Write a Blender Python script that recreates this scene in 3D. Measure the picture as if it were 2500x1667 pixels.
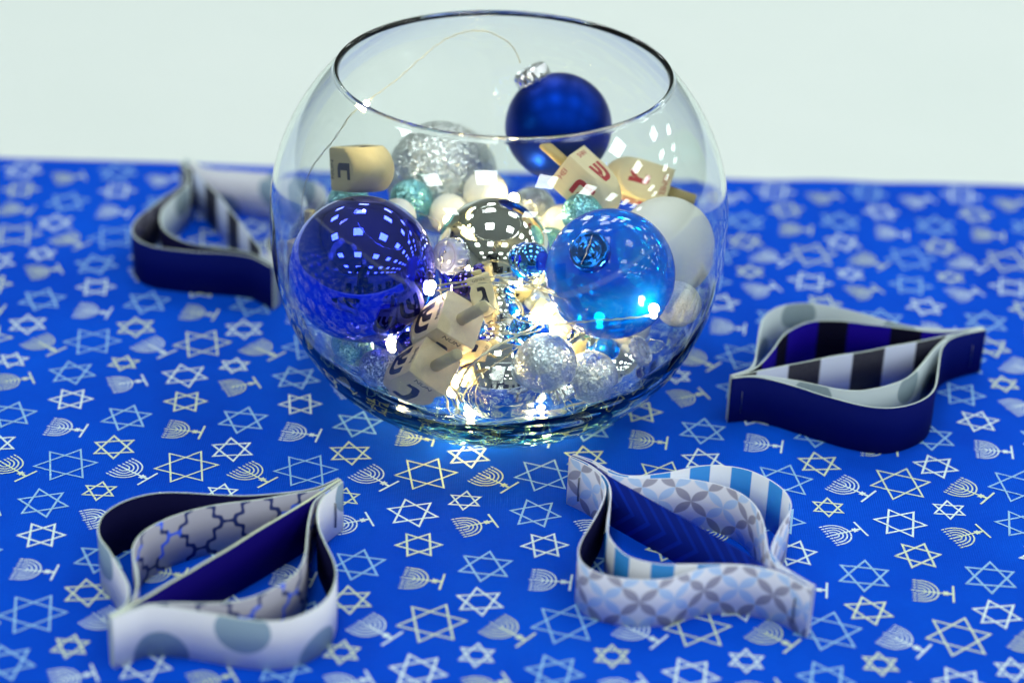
import bpy, bmesh, math, random
import numpy as np
from mathutils import Vector, Matrix, noise
random.seed(7)
S = bpy.context.scene
for o in list(bpy.data.objects): bpy.data.objects.remove(o)
C = S.collection
rad = math.radians

# ------------------------------------------------------------ camera
PITCH, ROLL, CAM, FOC = rad(28.518), rad(2.276), Vector((.00794, -.89984, .51798)), 5540.7
FW = Vector((0, math.cos(PITCH), -math.sin(PITCH)))
R0 = Vector((1, 0, 0)); U0 = R0.cross(FW)
CR = R0*math.cos(ROLL) + U0*math.sin(ROLL)
CU = U0*math.cos(ROLL) - R0*math.sin(ROLL)
cd = bpy.data.cameras.new('camera'); cam = bpy.data.objects.new('camera', cd); C.objects.link(cam)
cam.matrix_world = Matrix(((CR.x, CU.x, -FW.x, CAM.x), (CR.y, CU.y, -FW.y, CAM.y), (CR.z, CU.z, -FW.z, CAM.z), (0, 0, 0, 1)))
cd.sensor_width = 22.3; cd.lens = FOC/2500*22.3
cd.clip_start = .02; cd.clip_end = 60
cd.dof.use_dof = True; cd.dof.focus_distance = .958; cd.dof.aperture_fstop = 2.4
cd.dof.aperture_blades = 8
S.camera = cam
# ------------------------------------------------------------ world, exposure, render
w = bpy.data.worlds.new('World'); S.world = w; w.use_nodes = True
w.node_tree.nodes['Background'].inputs[0].default_value = (.5, .55, .55, 1)
w.node_tree.nodes['Background'].inputs[1].default_value = .1
S.view_settings.view_transform = 'Standard'; S.view_settings.look = 'None'
S.view_settings.exposure = 0; S.view_settings.gamma = 1
cy = S.cycles
cy.max_bounces = 14; cy.transmission_bounces = 12; cy.glossy_bounces = 6; cy.diffuse_bounces = 4
cy.transparent_max_bounces = 16; cy.sample_clamp_indirect = 40; cy.caustics_refractive = True; cy.caustics_reflective = True
cy.use_denoising = True
PANEL_L = 12.5      # radiance of the ceiling light panels
LED_L = 200.0       # radiance of the fairy light bulbs, each with a small point lamp
LED_W = .015

def ray(px, py):
    return FW + CR*((px-1250)/FOC) - CU*((py-833.5)/FOC)
def at(px, py, Y):                      # point of the photograph at world depth Y
    d = ray(px, py); return CAM + d*((Y-CAM.y)/d.y)
def onz(px, py, z=0):
    d = ray(px, py); return CAM + d*((z-CAM.z)/d.z)
def camdir(x, y, z):                    # direction given as right, up, towards the viewer
    return (CR*x + CU*y - FW*z).normalized()
K = 2500/2352

# ------------------------------------------------------------ materials
def mat(name):
    m = bpy.data.materials.new(name); m.use_nodes = True
    return m, m.node_tree, m.node_tree.nodes['Principled BSDF']
def setp(b, **k):
    N = dict(col='Base Color', metal='Metallic', rough='Roughness', ior='IOR', trans='Transmission Weight', coat='Coat Weight', cr='Coat Roughness', spec='Specular IOR Level', sss='Subsurface Weight', emit='Emission Strength', ec='Emission Color', sheen='Sheen Weight', alpha='Alpha')
    for a, v in k.items():
        if a in ('col', 'ec'): v = (*v[:3], 1)
        b.inputs[N[a]].default_value = v
class NT:                               # tiny expression builder for node graphs
    def __init__(s, nt): s.nt = nt
    def n(s, t, **k):
        x = s.nt.nodes.new(t)
        for a, v in k.items(): setattr(x, a, v)
        return x
    def link(s, a, b): s.nt.links.new(a, b)
    def m(s, op, *a, clamp=False):
        x = s.n('ShaderNodeMath', operation=op, use_clamp=clamp)
        for i, v in enumerate(a):
            if isinstance(v, (int, float)): x.inputs[i].default_value = v
            else: s.link(v, x.inputs[i])
        return x.outputs[0]
    def mix(s, f, a, b, blend='MIX'):
        x = s.n('ShaderNodeMix', data_type='RGBA', blend_type=blend)
        for i, v in ((0, f), (6, a), (7, b)):
            if isinstance(v, (int, float)): x.inputs[i].default_value = v
            elif isinstance(v, tuple): x.inputs[i].default_value = (*v[:3], 1)
            else: s.link(v, x.inputs[i])
        return x.outputs[2]
    def uv(s):
        x = s.n('ShaderNodeSeparateXYZ'); s.link(s.n('ShaderNodeUVMap').outputs[0], x.inputs[0]); return x.outputs[0], x.outputs[1]
    def obj(s): return s.n('ShaderNodeTexCoord').outputs['Object']
    def noise(s, scale, detail=3, vec=None, rough=.5):
        x = s.n('ShaderNodeTexNoise'); x.inputs['Scale'].default_value = scale; x.inputs['Detail'].default_value = detail; x.inputs['Roughness'].default_value = rough
        s.link(vec or s.obj(), x.inputs['Vector']); return x
    def bump(s, h, strength, dist, b):
        x = s.n('ShaderNodeBump'); x.inputs['Strength'].default_value = strength; x.inputs['Distance'].default_value = dist
        s.link(h, x.inputs['Height']); s.link(x.outputs[0], b.inputs['Normal'])
    def aa(s, v, w):                    # smooth step 0..1 about zero, width w
        return s.m('ADD', s.m('DIVIDE', v, w), .5, clamp=True)
    def frac(s, v): return s.m('FRACT', v)

def simple(name, col, rough=.5, **k):
    m, nt, b = mat(name); setp(b, col=col, rough=rough, **k); return m
def mottled(name, c1, c2, scale, rough=.6, bump=0, bd=.0002, **k):
    m, nt, b = mat(name); setp(b, rough=rough, **k); g = NT(nt)
    t = g.noise(scale, 4); g.link(g.mix(t.outputs[0], c1, c2), b.inputs['Base Color'])
    if bump: g.bump(t.outputs[0], bump, bd, b)
    return m

def glass_mat():
    m, nt, b = mat('clear_glass'); nt.nodes.remove(b); g = NT(nt)
    gl = g.n('ShaderNodeBsdfGlass'); gl.inputs['IOR'].default_value = 1.46; gl.inputs['Roughness'].default_value = 0
    gl.inputs['Color'].default_value = (1, 1, 1, 1)
    out = nt.nodes['Material Output']; g.link(gl.outputs[0], out.inputs['Surface'])
    va = g.n('ShaderNodeVolumeAbsorption'); va.inputs['Color'].default_value = (.20, .95, .66, 1); va.inputs['Density'].default_value = 19
    g.link(va.outputs[0], out.inputs['Volume'])
    return m
def thin_tint(name, tint, spec=1.0, body=.15, bodycol=None):
    """thin blown glass or clear plastic: straight-through tint, sharp Fresnel reflection, a little body colour"""
    m, nt, b = mat(name); g = NT(nt); out = nt.nodes['Material Output']
    setp(b, col=bodycol or tint, rough=.5, spec=.05)
    tr = g.n('ShaderNodeBsdfTransparent')
    lw = g.n('ShaderNodeLayerWeight'); lw.inputs['Blend'].default_value = .35
    edge = g.m('POWER', lw.outputs['Facing'], 2.0)
    g.link(g.mix(edge, tint, tuple(c*c*.8 for c in tint)), tr.inputs['Color'])
    mx = g.n('ShaderNodeMixShader'); mx.inputs[0].default_value = body
    g.link(tr.outputs[0], mx.inputs[1]); g.link(b.outputs[0], mx.inputs[2])
    gs = g.n('ShaderNodeBsdfGlossy'); gs.inputs['Roughness'].default_value = .02; gs.inputs['Color'].default_value = (.95, .97, 1, 1)
    fr = g.n('ShaderNodeFresnel'); fr.inputs['IOR'].default_value = 1.5
    m2 = g.n('ShaderNodeMixShader'); g.link(g.m('MULTIPLY', fr.outputs[0], 2.2*spec, clamp=True), m2.inputs[0])
    g.link(mx.outputs[0], m2.inputs[1]); g.link(gs.outputs[0], m2.inputs[2]); g.link(m2.outputs[0], out.inputs['Surface'])
    return m
def mirror(name, col, rough=.02, coat=0):
    m, nt, b = mat(name); setp(b, col=col, metal=1, rough=rough, coat=coat, cr=.02); g = NT(nt)
    t = g.noise(60, 3); g.bump(t.outputs[0], .05, .0004, b)
    t2 = g.noise(400, 2); g.link(g.m('MULTIPLY_ADD', t2.outputs[0], .03, rough), b.inputs['Roughness'])
    return m
def glitter(name, base, dark, scale=1300, spread=1.1, rough=.28, dens=.9):
    m, nt, b = mat(name); g = NT(nt)
    v = g.n('ShaderNodeTexVoronoi'); v.inputs['Scale'].default_value = scale; g.link(g.obj(), v.inputs['Vector'])
    sub = g.n('ShaderNodeVectorMath', operation='SUBTRACT'); g.link(v.outputs['Color'], sub.inputs[0]); sub.inputs[1].default_value = (.5, .5, .5)
    sc = g.n('ShaderNodeVectorMath', operation='SCALE'); g.link(sub.outputs[0], sc.inputs[0]); sc.inputs['Scale'].default_value = spread
    geo = g.n('ShaderNodeNewGeometry'); ad = g.n('ShaderNodeVectorMath', operation='ADD'); g.link(geo.outputs['Normal'], ad.inputs[0]); g.link(sc.outputs[0], ad.inputs[1])
    nm = g.n('ShaderNodeVectorMath', operation='NORMALIZE'); g.link(ad.outputs[0], nm.inputs[0]); g.link(nm.outputs[0], b.inputs['Normal'])
    sp = g.n('ShaderNodeSeparateColor'); g.link(v.outputs['Color'], sp.inputs[0])
    g.link(g.mix(sp.outputs[0], dark, base), b.inputs['Base Color'])
    g.link(g.m('LESS_THAN', sp.outputs[1], dens), b.inputs['Metallic'])
    setp(b, rough=rough)
    return m
def wood_mat(name, c1, c2):
    m, nt, b = mat(name); g = NT(nt); setp(b, rough=.55)
    mp = g.n('ShaderNodeMapping'); mp.inputs['Scale'].default_value = (260, 260, 35); g.link(g.obj(), mp.inputs[0])
    t = g.noise(1.0, 4, mp.outputs[0], .6); g.link(g.mix(t.outputs[0], c1, c2), b.inputs['Base Color'])
    g.bump(t.outputs[0], .25, .0003, b); return m

# ------------------------------------------------------------ object helpers
def link(o, parent=None, mats=(), label=None, cat=None, group=None, kind=None):
    C.objects.link(o)
    if parent is not None: o.parent = parent
    if label: o['label'] = label
    if cat: o['category'] = cat
    if group: o['group'] = group
    if kind: o['kind'] = kind
    for m in mats: o.data.materials.append(m)
    return o
def thing(name, label, cat, loc, group=None, M=None):
    o = bpy.data.objects.new(name, None); link(o, None, (), label, cat, group)
    if M is not None: o.matrix_world = M
    else: o.location = loc
    o.empty_display_size = .005
    return o
def meshobj(name, verts, faces, mats, parent=None, smooth=True, mi=None, uvs=None, **k):
    me = bpy.data.meshes.new(name); me.from_pydata([tuple(v) for v in verts], [], faces)
    if smooth: me.polygons.foreach_set('use_smooth', [True]*len(faces))
    if mi: me.polygons.foreach_set('material_index', mi)
    if uvs:
        l = me.uv_layers.new(name='UVMap')
        for i, u in enumerate(uvs): l.data[i].uv = u
    me.validate(); me.update()
    return link(bpy.data.objects.new(name, me), parent, mats, **k)
def lathe_geo(prof, seg=48, fn=None):
    V, Fc = [], []
    n = len(prof)
    for i in range(seg):
        a = 2*math.pi*i/seg
        for r, z in prof:
            p = Vector((r*math.cos(a), r*math.sin(a), z))
            V.append(fn(p, a) if fn else p)
    for i in range(seg):
        for j in range(n-1):
            a, b = i*n+j, ((i+1) % seg)*n+j
            Fc.append((a, b, b+1, a+1))
    return V, Fc
def lathe(name, prof, mats, parent=None, seg=48, fn=None, smooth=True, **k):
    V, Fc = lathe_geo(prof, seg, fn)
    o = meshobj(name, V, Fc, mats, parent, smooth, **k)
    bm = bmesh.new(); bm.from_mesh(o.data); bmesh.ops.remove_doubles(bm, verts=bm.verts, dist=1e-7)
    bmesh.ops.recalc_face_normals(bm, faces=bm.faces); bm.to_mesh(o.data); bm.free()
    if smooth: o.data.polygons.foreach_set('use_smooth', [True]*len(o.data.polygons))
    return o
def spheregeo(r, seg=64, rings=40, bumpy=0, seed=0):
    prof = [(r*math.sin(math.pi*i/rings), -r*math.cos(math.pi*i/rings)) for i in range(rings+1)]
    def fn(p, a):
        if bumpy: p = p*(1+bumpy*noise.noise(p*(2.2/r)+Vector((seed, 0, 0))))
        return p
    return prof, fn
def ball(parent, r, m, name='ball', bumpy=.004, seed=0, seg=72):
    prof, fn = spheregeo(r, seg, seg//2, bumpy, seed)
    return lathe(name, prof, [m], parent, seg, fn)
def catmull(pts, n):
    P = [Vector(p) for p in pts]; P = [P[0]*2-P[1]] + P + [P[-1]*2-P[-2]]
    out = []
    for i in range(1, len(P)-2):
        a, b, c, d = P[i-1:i+3]
        for k in range(n):
            t = k/n; out.append(.5*((2*b)+(c-a)*t+(2*a-5*b+4*c-d)*t*t+(3*b-3*c+d-a)*t**3))
    out.append(P[-2]); return out
def tube_geo(path, r, seg=6):
    V, Fc = [], []; up = Vector((0, 0, 1)); n = len(path)
    prev = None
    for i, p in enumerate(path):
        t = (path[min(i+1, n-1)]-path[max(i-1, 0)]).normalized()
        if prev is None: x = t.orthogonal().normalized()
        else: x = (prev - t*prev.dot(t)).normalized()
        prev = x; y = t.cross(x)
        for k in range(seg):
            a = 2*math.pi*k/seg; V.append(p+(x*math.cos(a)+y*math.sin(a))*r)
    for i in range(n-1):
        for k in range(seg):
            a, b = i*seg+k, i*seg+(k+1) % seg; Fc.append((a, b, b+seg, a+seg))
    Fc.append(tuple(range(seg))[::-1]); Fc.append(tuple((n-1)*seg+k for k in range(seg)))
    return V, Fc
def tube(name, path, r, m, parent=None, seg=6, **k):
    V, Fc = tube_geo([Vector(p) for p in path], r, seg); return meshobj(name, V, Fc, [m], parent, **k)
def basis(origin, z, xhint):
    z = z.normalized(); x = (xhint - z*xhint.dot(z)).normalized(); y = z.cross(x)
    return Matrix(((x.x, y.x, z.x, origin.x), (x.y, y.y, z.y, origin.y), (x.z, y.z, z.z, origin.z), (0, 0, 0, 1)))

# ------------------------------------------------------------ the room (seen only in the mirror balls) and the table
TZ = -.75; CEIL = 1.95
RX0, RX1, RY0, RY1 = -2.9, 8.6, -5.6, 4.2
wallm = mottled('painted_wall', (.36, .38, .36), (.40, .42, .39), 2, .8)
ceilm = mottled('ceiling_tile', (.76, .78, .69), (.84, .85, .76), 6, .9)
floorm = mottled('floor_covering', (.10, .10, .11), (.14, .14, .14), 12, .5)
def quad(name, a, b, c, d, m, **k): return meshobj(name, [a, b, c, d], [(0, 1, 2, 3)], [m], None, False, **k)
quad('floor', (RX0, RY0, TZ), (RX1, RY0, TZ), (RX1, RY1, TZ), (RX0, RY1, TZ), floorm, kind='structure')
CEILO = quad('ceiling', (RX0, RY0, CEIL), (RX0, RY1, CEIL), (RX1, RY1, CEIL), (RX1, RY0, CEIL), ceilm, kind='structure')
for a, b in (((RX0, RY0), (RX0, RY1)), ((RX0, RY1), (RX1, RY1)), ((RX1, RY1), (RX1, RY0)), ((RX1, RY0), (RX0, RY0))):
    quad('wall', (*a, TZ), (*b, TZ), (*b, CEIL), (*a, CEIL), wallm, kind='structure')
panelm, _, pb = mat('light_diffuser'); setp(pb, col=(.8, .8, .8), ec=(.93, 1, 1), emit=PANEL_L)
framem = simple('panel_frame', (.7, .7, .7), .4)
ki = 0
for i in range(-2, 7):
    for j in range(-3, 3):
        x, y = -.26+1.25*i, -.14+1.55*j
        if x < RX0+.4 or x > RX1-.4: continue
        h = .215
        V = [(-h, -h, -.012), (-h, h, -.012), (h, h, -.012), (h, -h, -.012)]; Fc = [(0, 1, 2, 3)]; mi = [0]
        for (x0, x1, y0, y1) in ((-h-.02, h+.02, -h-.02, -h), (-h-.02, h+.02, h, h+.02), (-h-.02, -h, -h, h), (h, h+.02, -h, h)):
            q = len(V); V += [(xx, yy, zz) for zz in (-.016, -.001) for xx, yy in ((x0, y0), (x1, y0), (x1, y1), (x0, y1))]
            Fc += [tuple(q+v for v in f) for f in ((0, 3, 2, 1), (4, 5, 6, 7), (0, 1, 5, 4), (1, 2, 6, 5), (2, 3, 7, 6), (3, 0, 4, 7))]; mi += [1]*6
        o = meshobj('light_panel', V, Fc, [panelm, framem], CEILO, False, mi=mi); o.location = (x, y, CEIL)

darkm = simple('reflection_block_black', (.012, .012, .014), .6)  # unseen black boxes added along the wall, giving the baubles dark reflections
for x0, wd, hh in ((-2.2, .9, 1.2), (-.9, .5, .9), (.9, 1.1, 1.3), (2.9, .7, 1.0), (4.6, 1.3, 1.25), (6.9, .9, 1.1)):
    V = [(x0, RY0, TZ), (x0+wd, RY0, TZ), (x0+wd, RY0, TZ+hh), (x0, RY0, TZ+hh)]; V = V+[(a, b+.05, c) for a, b, c in V]
    meshobj('reflection_block', V, [(4, 5, 6, 7), (0, 1, 5, 4), (3, 2, 6, 7)[::-1], (0, 4, 7, 3), (1, 2, 6, 5)], [darkm], bpy.data.objects['wall.003'], False)
def photographer():
    cl = simple('black_clothing', (.010, .010, .013), .8); sk = simple('skin', (.42, .25, .18), .6); ha = simple('dark_hair', (.02, .014, .01), .6)
    t = thing('person', 'person in black clothes holding a camera, seen as a dark reflection in the silver baubles', 'person', (0.03, -1.22, TZ))
    J = dict(p=(0, 0, .98, .15), a=(0, 0, 1.2, .14), b=(0, .01, 1.42, .15), n=(0, .03, 1.54, .06),
     sl=(-.17, .01, 1.46, .07), el=(-.24, .10, 1.24, .048), hl=(-.08, .22, 1.40, .032), sr=(.17, .01, 1.46, .07), er=(.24, .10, 1.24, .048), hr=(.08, .22, 1.40, .032),
     tl=(-.10, 0, .90, .10), kl=(-.11, .02, .50, .065), fl=(-.11, -.01, .10, .045), ol=(-.12, .10, .04, .04), tr=(.10, 0, .90, .10), kr=(.11, .02, .50, .065), fr=(.11, -.01, .10, .045), or_=(.12, .10, .04, .04))
    E_ = 'pa ab bn b:sl sl:el el:hl b:sr sr:er er:hr p:tl tl:kl kl:fl fl:ol p:tr tr:kr kr:fr fr:or_'.split()
    ks = list(J); ed = [tuple(ks.index(q) for q in (e.split(':') if ':' in e else tuple(e))) for e in E_]
    me = bpy.data.meshes.new('body'); me.from_pydata([J[k][:3] for k in ks], ed, [])
    o = link(bpy.data.objects.new('body', me), t, [cl]); md = o.modifiers.new('skin', 'SKIN')
    for k, v in zip(ks, me.skin_vertices[0].data): v.radius = (J[k][3], J[k][3]); v.use_root = (k == 'p')
    o.modifiers.new('sub', 'SUBSURF').levels = 2; o.modifiers['sub'].render_levels = 2
    hp, hf = spheregeo(.095, 32, 16)
    h = lathe('head', [(r*.85, z*1.2) for r, z in hp], [sk], t, 32); h.location = (0, .06, 1.67)
    h = lathe('hair', [(r*.93, z*1.22+.012) for r, z in hp if z > -.02], [ha], t, 32); h.location = (0, .045, 1.68)
    return t
photographer()

# white tablecloth over the table
def wcloth():
    m, nt, b = mat('white_tablecloth_fabric'); setp(b, col=(.80, .87, .84), rough=.85, spec=.2); g = NT(nt)
    t = g.noise(9, 3); g.link(g.mix(t.outputs[0], (.69, .755, .72), (.74, .79, .76)), b.inputs['Base Color'])
    t2 = g.noise(1800, 2); g.bump(t2.outputs[0], .1, .0002, b); return m
WM = wcloth()
def white_cloth():
    x0, x1, y0, y1 = -1.15, 1.15, -.435, 1.15
    V, Fc = [], []; nx, ny = 60, 40
    # top with drop over the edges
    xs = [x0-.004]+[x0+(x1-x0)*i/nx for i in range(nx+1)]+[x1+.004]
    ys = [y0-.004]+[y0+(y1-y0)*i/ny for i in range(ny+1)]+[y1+.004]
    for y in ys:
        for x in xs:
            edge = x < x0 or x > x1 or y < y0 or y > y1
            V.append((x, y, -.55 if edge else -.0012))
    W_ = len(xs)
    for j in range(len(ys)-1):
        for i in range(W_-1):
            Fc.append((j*W_+i, j*W_+i+1, (j+1)*W_+i+1, (j+1)*W_+i))
    return meshobj('white_tablecloth', V, Fc, [WM], None, False, label='plain white tablecloth behind the blue printed cloth', cat='tablecloth')
white_cloth()

# blue printed cloth
YAW = rad(1.73757)
def hz(x, y):
    h = .0015*noise.noise(Vector((x*9, y*7, 3))) + .0006*noise.noise(Vector((x*22+y*9, y*16, 8)))
    fade = min(1, max(0, (y-.10)/.1))
    h += fade*.0022*max(0, noise.noise(Vector((x*14, y*10, 5))))
    return h
def cloth_mat():
    m, nt, b = mat('blue_cotton'); setp(b, rough=.9, spec=.08); g = NT(nt)
    t = g.noise(11, 5, None, .6); base = g.mix(g.m('MULTIPLY_ADD', g.m('SUBTRACT', t.outputs[0], .5), 2.2, .5, clamp=True), (.0, .055, .54), (.0, .098, .74))
    wv = g.n('ShaderNodeTexWave'); wv.inputs['Scale'].default_value = 320; wv.bands_direction = 'X'; g.link(g.obj(), wv.inputs[0])
    wv2 = g.n('ShaderNodeTexWave'); wv2.inputs['Scale'].default_value = 320; wv2.bands_direction = 'Y'; g.link(g.obj(), wv2.inputs[0])
    h = g.m('ADD', wv.outputs['Fac'], wv2.outputs['Fac'])
    t3 = g.noise(900, 2)
    g.link(g.mix(g.m('MULTIPLY', t3.outputs[0], .3), base, (.0, .020, .45)), b.inputs['Base Color'])
    h2 = g.noise(38, 4, None, .6); g.bump(g.m('ADD', g.m('MULTIPLY', h2.outputs[0], 6.), h), .30, .0003, b); return m
CLOTH = cloth_mat()
ca, sa = math.cos(YAW), math.sin(YAW)
def w2(U, V): return (U*ca-V*sa, U*sa+V*ca)
def blue_cloth():
    V, Fc = [], []; U0_, U1_, V0_, V1_ = -.95, .95, -.345, .2445
    nu, nv = 260, 90
    for j in range(nv+1):
        for i in range(nu+1):
            u, v = U0_+(U1_-U0_)*i/nu, V0_+(V1_-V0_)*j/nv
            if j == nv: v += .0012*noise.noise(Vector((u*30, 0, 0)))
            x, y = w2(u, v); V.append((x, y, hz(x, y)+.0022))
    for j in range(nv):
        for i in range(nu):
            a = j*(nu+1)+i; Fc.append((a, a+1, a+nu+2, a+nu+1))
    n0 = len(V)
    for i in range(nu+1):                       # hem: a small thickness at the far edge
        x, y, z = V[nv*(nu+1)+i]; V.append((x, y+.0006, z-.0026))
    for i in range(nu): Fc.append((nv*(nu+1)+i, nv*(nu+1)+i+1, n0+i+1, n0+i))
    return meshobj('blue_tablecloth', V, Fc, [CLOTH], None, label='bright blue cotton cloth printed with stars and menorahs', cat='tablecloth')
BC = blue_cloth()
def print_mat(name, col, metal, rough):
    m, nt, b = mat(name); g = NT(nt); setp(b, metal=metal, rough=rough, spec=.4)
    t = g.noise(1500, 2); g.link(g.mix(g.m('MULTIPLY', t.outputs[0], .5), col, tuple(c*.45 for c in col)), b.inputs['Base Color']); return m
PW = print_mat('silver_white_print', (.78, .97, 1.0), .0, .45)
PG = print_mat('gold_print', (.74, .88, .64), .0, .4)
PB = print_mat('pale_blue_print', (.30, .60, .95), .0, .45)
class Dec:
    def __init__(s): s.V, s.F, s.M = [], [], []
    def poly(s, pts, m):
        q = len(s.V); s.V += pts; s.F.append(tuple(range(q, q+len(pts)))); s.M.append(m)
    def stroke(s, pts, wd, m, closed=False, w1=None):
        w1 = w1 or wd
        P = [Vector(p) for p in pts]; n = len(P); L, R_ = [], []
        for i in range(n):
            if closed: a, b = P[(i-1) % n], P[(i+1) % n]
            else: a, b = P[max(i-1, 0)], P[min(i+1, n-1)]
            d1 = (P[i]-a); d2 = (b-P[i])
            d1 = d1.normalized() if d1.length > 1e-9 else d2.normalized(); d2 = d2.normalized() if d2.length > 1e-9 else d1
            t = (d1+d2).normalized(); k = 1/max(.45, t.dot(d1))
            nn = Vector((-t.y, t.x))*k*.5*(wd+(w1-wd)*i/max(1, n-1)); L.append(P[i]+nn); R_.append(P[i]-nn)
        for i in range(n if closed else n-1):
            j = (i+1) % n; s.poly([tuple(L[i]), tuple(L[j]), tuple(R_[j]), tuple(R_[i])], m)
D = Dec()
def tf(pts, U, V, ang, sc):
    c, s_ = math.cos(ang)*sc, math.sin(ang)*sc
    return [(U+x*c-y*s_, V+x*s_+y*c) for x, y in pts]
def sub(a, b, n=4): return [(a[0]+(b[0]-a[0])*i/n, a[1]+(b[1]-a[1])*i/n) for i in range(n)]
def star(U, V, ang, R, m, wd):
    for o_ in (0, 60):
        T = [(math.cos(rad(o_+120*k)), math.sin(rad(o_+120*k))) for k in range(3)]
        jit = [(x*(1+random.uniform(-.03, .03)), y*(1+random.uniform(-.03, .03))) for x, y in T]
        pts = []
        for k in range(3): pts += sub(jit[k], jit[(k+1) % 3], 5)
        D.stroke(tf(pts, U, V, ang, R), wd, m, True)
def menorah(U, V, ang, H, m):               # base at (U,V); ang is the direction base -> flames; H total height
    a = ang-math.pi/2; h = 1.0
    def S_(p, wd): D.stroke(tf(p, U, V, a, H), wd*H, m)
    def Pg(p): D.poly(tf(p, U, V, a, H), m)
    Pg([(-.33, 0), (.33, 0), (.33, .05), (-.33, .05)])
    S_([(0, .04), (0, .14)], .07)
    for o_ in (0, 60):
        Pg([(.105*math.cos(rad(30+o_+120*k)), .20+.105*math.sin(rad(30+o_+120*k))) for k in range(3)])
    S_([(0, .25), (0, .9)], .045)
    for i in range(1, 5):
        r = .10*i+.015
        for sg in (-1, 1):
            S_([(sg*r*math.sin(rad(t)), .78-r*math.cos(rad(t))) for t in range(0, 91, 15)], .036)
            S_([(sg*r, .78), (sg*r, .86)], .036)
            Pg([(sg*r-.022, .885), (sg*r+.022, .885), (sg*r+.02, .93), (sg*r, .985), (sg*r-.02, .93)])
    Pg([(-.025, .915), (.025, .915), (.022, .96), (0, 1.02), (-.022, .96)])
A_, B_, SH, UU, VV = .05118, .11004, .00515, -.23906, .03989
for r in range(-3, 4):
    for k in range(-13, 22):
        odd = k % 2 == 1
        def UVp(fr, fc):
            jx = .0004*noise.noise(Vector((k*3.1, r*7.7, fr*9)))
            return UU+A_*(k+fc)+SH*(r+fr)+jx, VV-B_*(r+fr)+jx
        def ok(u, v): return v < .2445 and v > -.34 and abs(u) < .9
        def put(fr, fc, f):
            u, v = UVp(fr, fc)
            if v+.0 < .238 and v > -.33 and abs(u) < .92: f(u, v)
        ja = random.uniform(-.05, .05)
        put(.005, 0, lambda u, v: star(u, v, rad(8.2)+ja, .0133, 2 if odd else 1, .0008))
        put(.19, .32, lambda u, v: star(u, v, rad(85)+ja, .0071, 1 if odd else 0, .00085))
        put(.285, .88, lambda u, v: star(u, v, rad(-11)+ja, .0107, 2 if not odd else 0, .0009))
        put(.333, .54, lambda u, v: menorah(u, v, rad(-157)+ja, .0170, 0 if odd else 1))
        put(.505, .923, lambda u, v: star(u, v, rad(5)+ja, .0094, 0 if not odd else 1, .0009))
        put(.642, .435, lambda u, v: star(u, v, rad(21)+ja, .0110, 2, .0009))
        put(.747, .10, lambda u, v: menorah(u, v, rad(171)+ja, .0172, 0 if odd else 1))
        put(.868, .37, lambda u, v: star(u, v, rad(-22)+ja, .0094, 1 if odd else 0, .0009))
        put(.103, .70, lambda u, v: menorah(u, v, rad(140)+ja, .0182, 0 if odd else 1))
dv = []
for i, (u, v) in enumerate(D.V):
    x, y = w2(u, v); dv.append((x, y, hz(x, y)+.0022+.00018))
order = []
# overlapping strokes of one motif must not share a plane: lift each face a hair by its own index
fz = []
V2, F2 = [], []
for i, f in enumerate(D.F):
    q = len(V2); e = .000025*(i % 7)
    for v in f: x, y, z = dv[v]; V2.append((x, y, z+e))
    F2.append(tuple(range(q, q+len(f))))
po = meshobj('star_and_menorah_print', V2, F2, [PW, PG, PB], BC, False, mi=D.M, kind='stuff')

# ------------------------------------------------------------ paper strips
def paper(name, build, rough=.6):
    m, nt, b = mat(name); g = NT(nt); dk = name.startswith(('navy', 'deep', 'mid', 'chev', 'dark')); setp(b, rough=.8 if dk else rough, spec=.08 if dk else .3)
    u, v = g.uv(); col = build(g, u, v)
    t = g.noise(700, 3)
    g.link(g.mix(g.m('MULTIPLY', t.outputs[0], .05), col, (.4, .42, .5)) if not dk else col, b.inputs['Base Color'])
    g.bump(t.outputs[0], .1, .0001, b); return m
def dots(r, dotc, bg, pu=.064, pv=.034, ou=0., ov=.002):
    def f(g, u, v):
        def one(du, dvv):
            a = g.m('SUBTRACT', g.frac(g.m('ADD', g.m('DIVIDE', g.m('SUBTRACT', u, du), pu), 100.5)), .5)
            c = g.m('SUBTRACT', g.frac(g.m('ADD', g.m('DIVIDE', g.m('SUBTRACT', v, dvv), pv), 100.5)), .5)
            a = g.m('MULTIPLY', a, pu); c = g.m('MULTIPLY', c, pv)
            d = g.m('SQRT', g.m('ADD', g.m('MULTIPLY', a, a), g.m('MULTIPLY', c, c)))
            return g.aa(g.m('SUBTRACT', r, d), .0004)
        return g.mix(g.m('MAXIMUM', one(ou, ov), one(ou+pu/2, ov+pv/2)), bg, dotc)
    return f
def stripes(period, c1, c2, duty=.5, off=0.):
    def f(g, u, v):
        a = g.m('ABSOLUTE', g.m('SUBTRACT', g.frac(g.m('ADD', g.m('DIVIDE', g.m('ADD', u, off), period), 100)), .5))
        return g.mix(g.aa(g.m('SUBTRACT', duty/2, a), .02), c1, c2)
    return f
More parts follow.
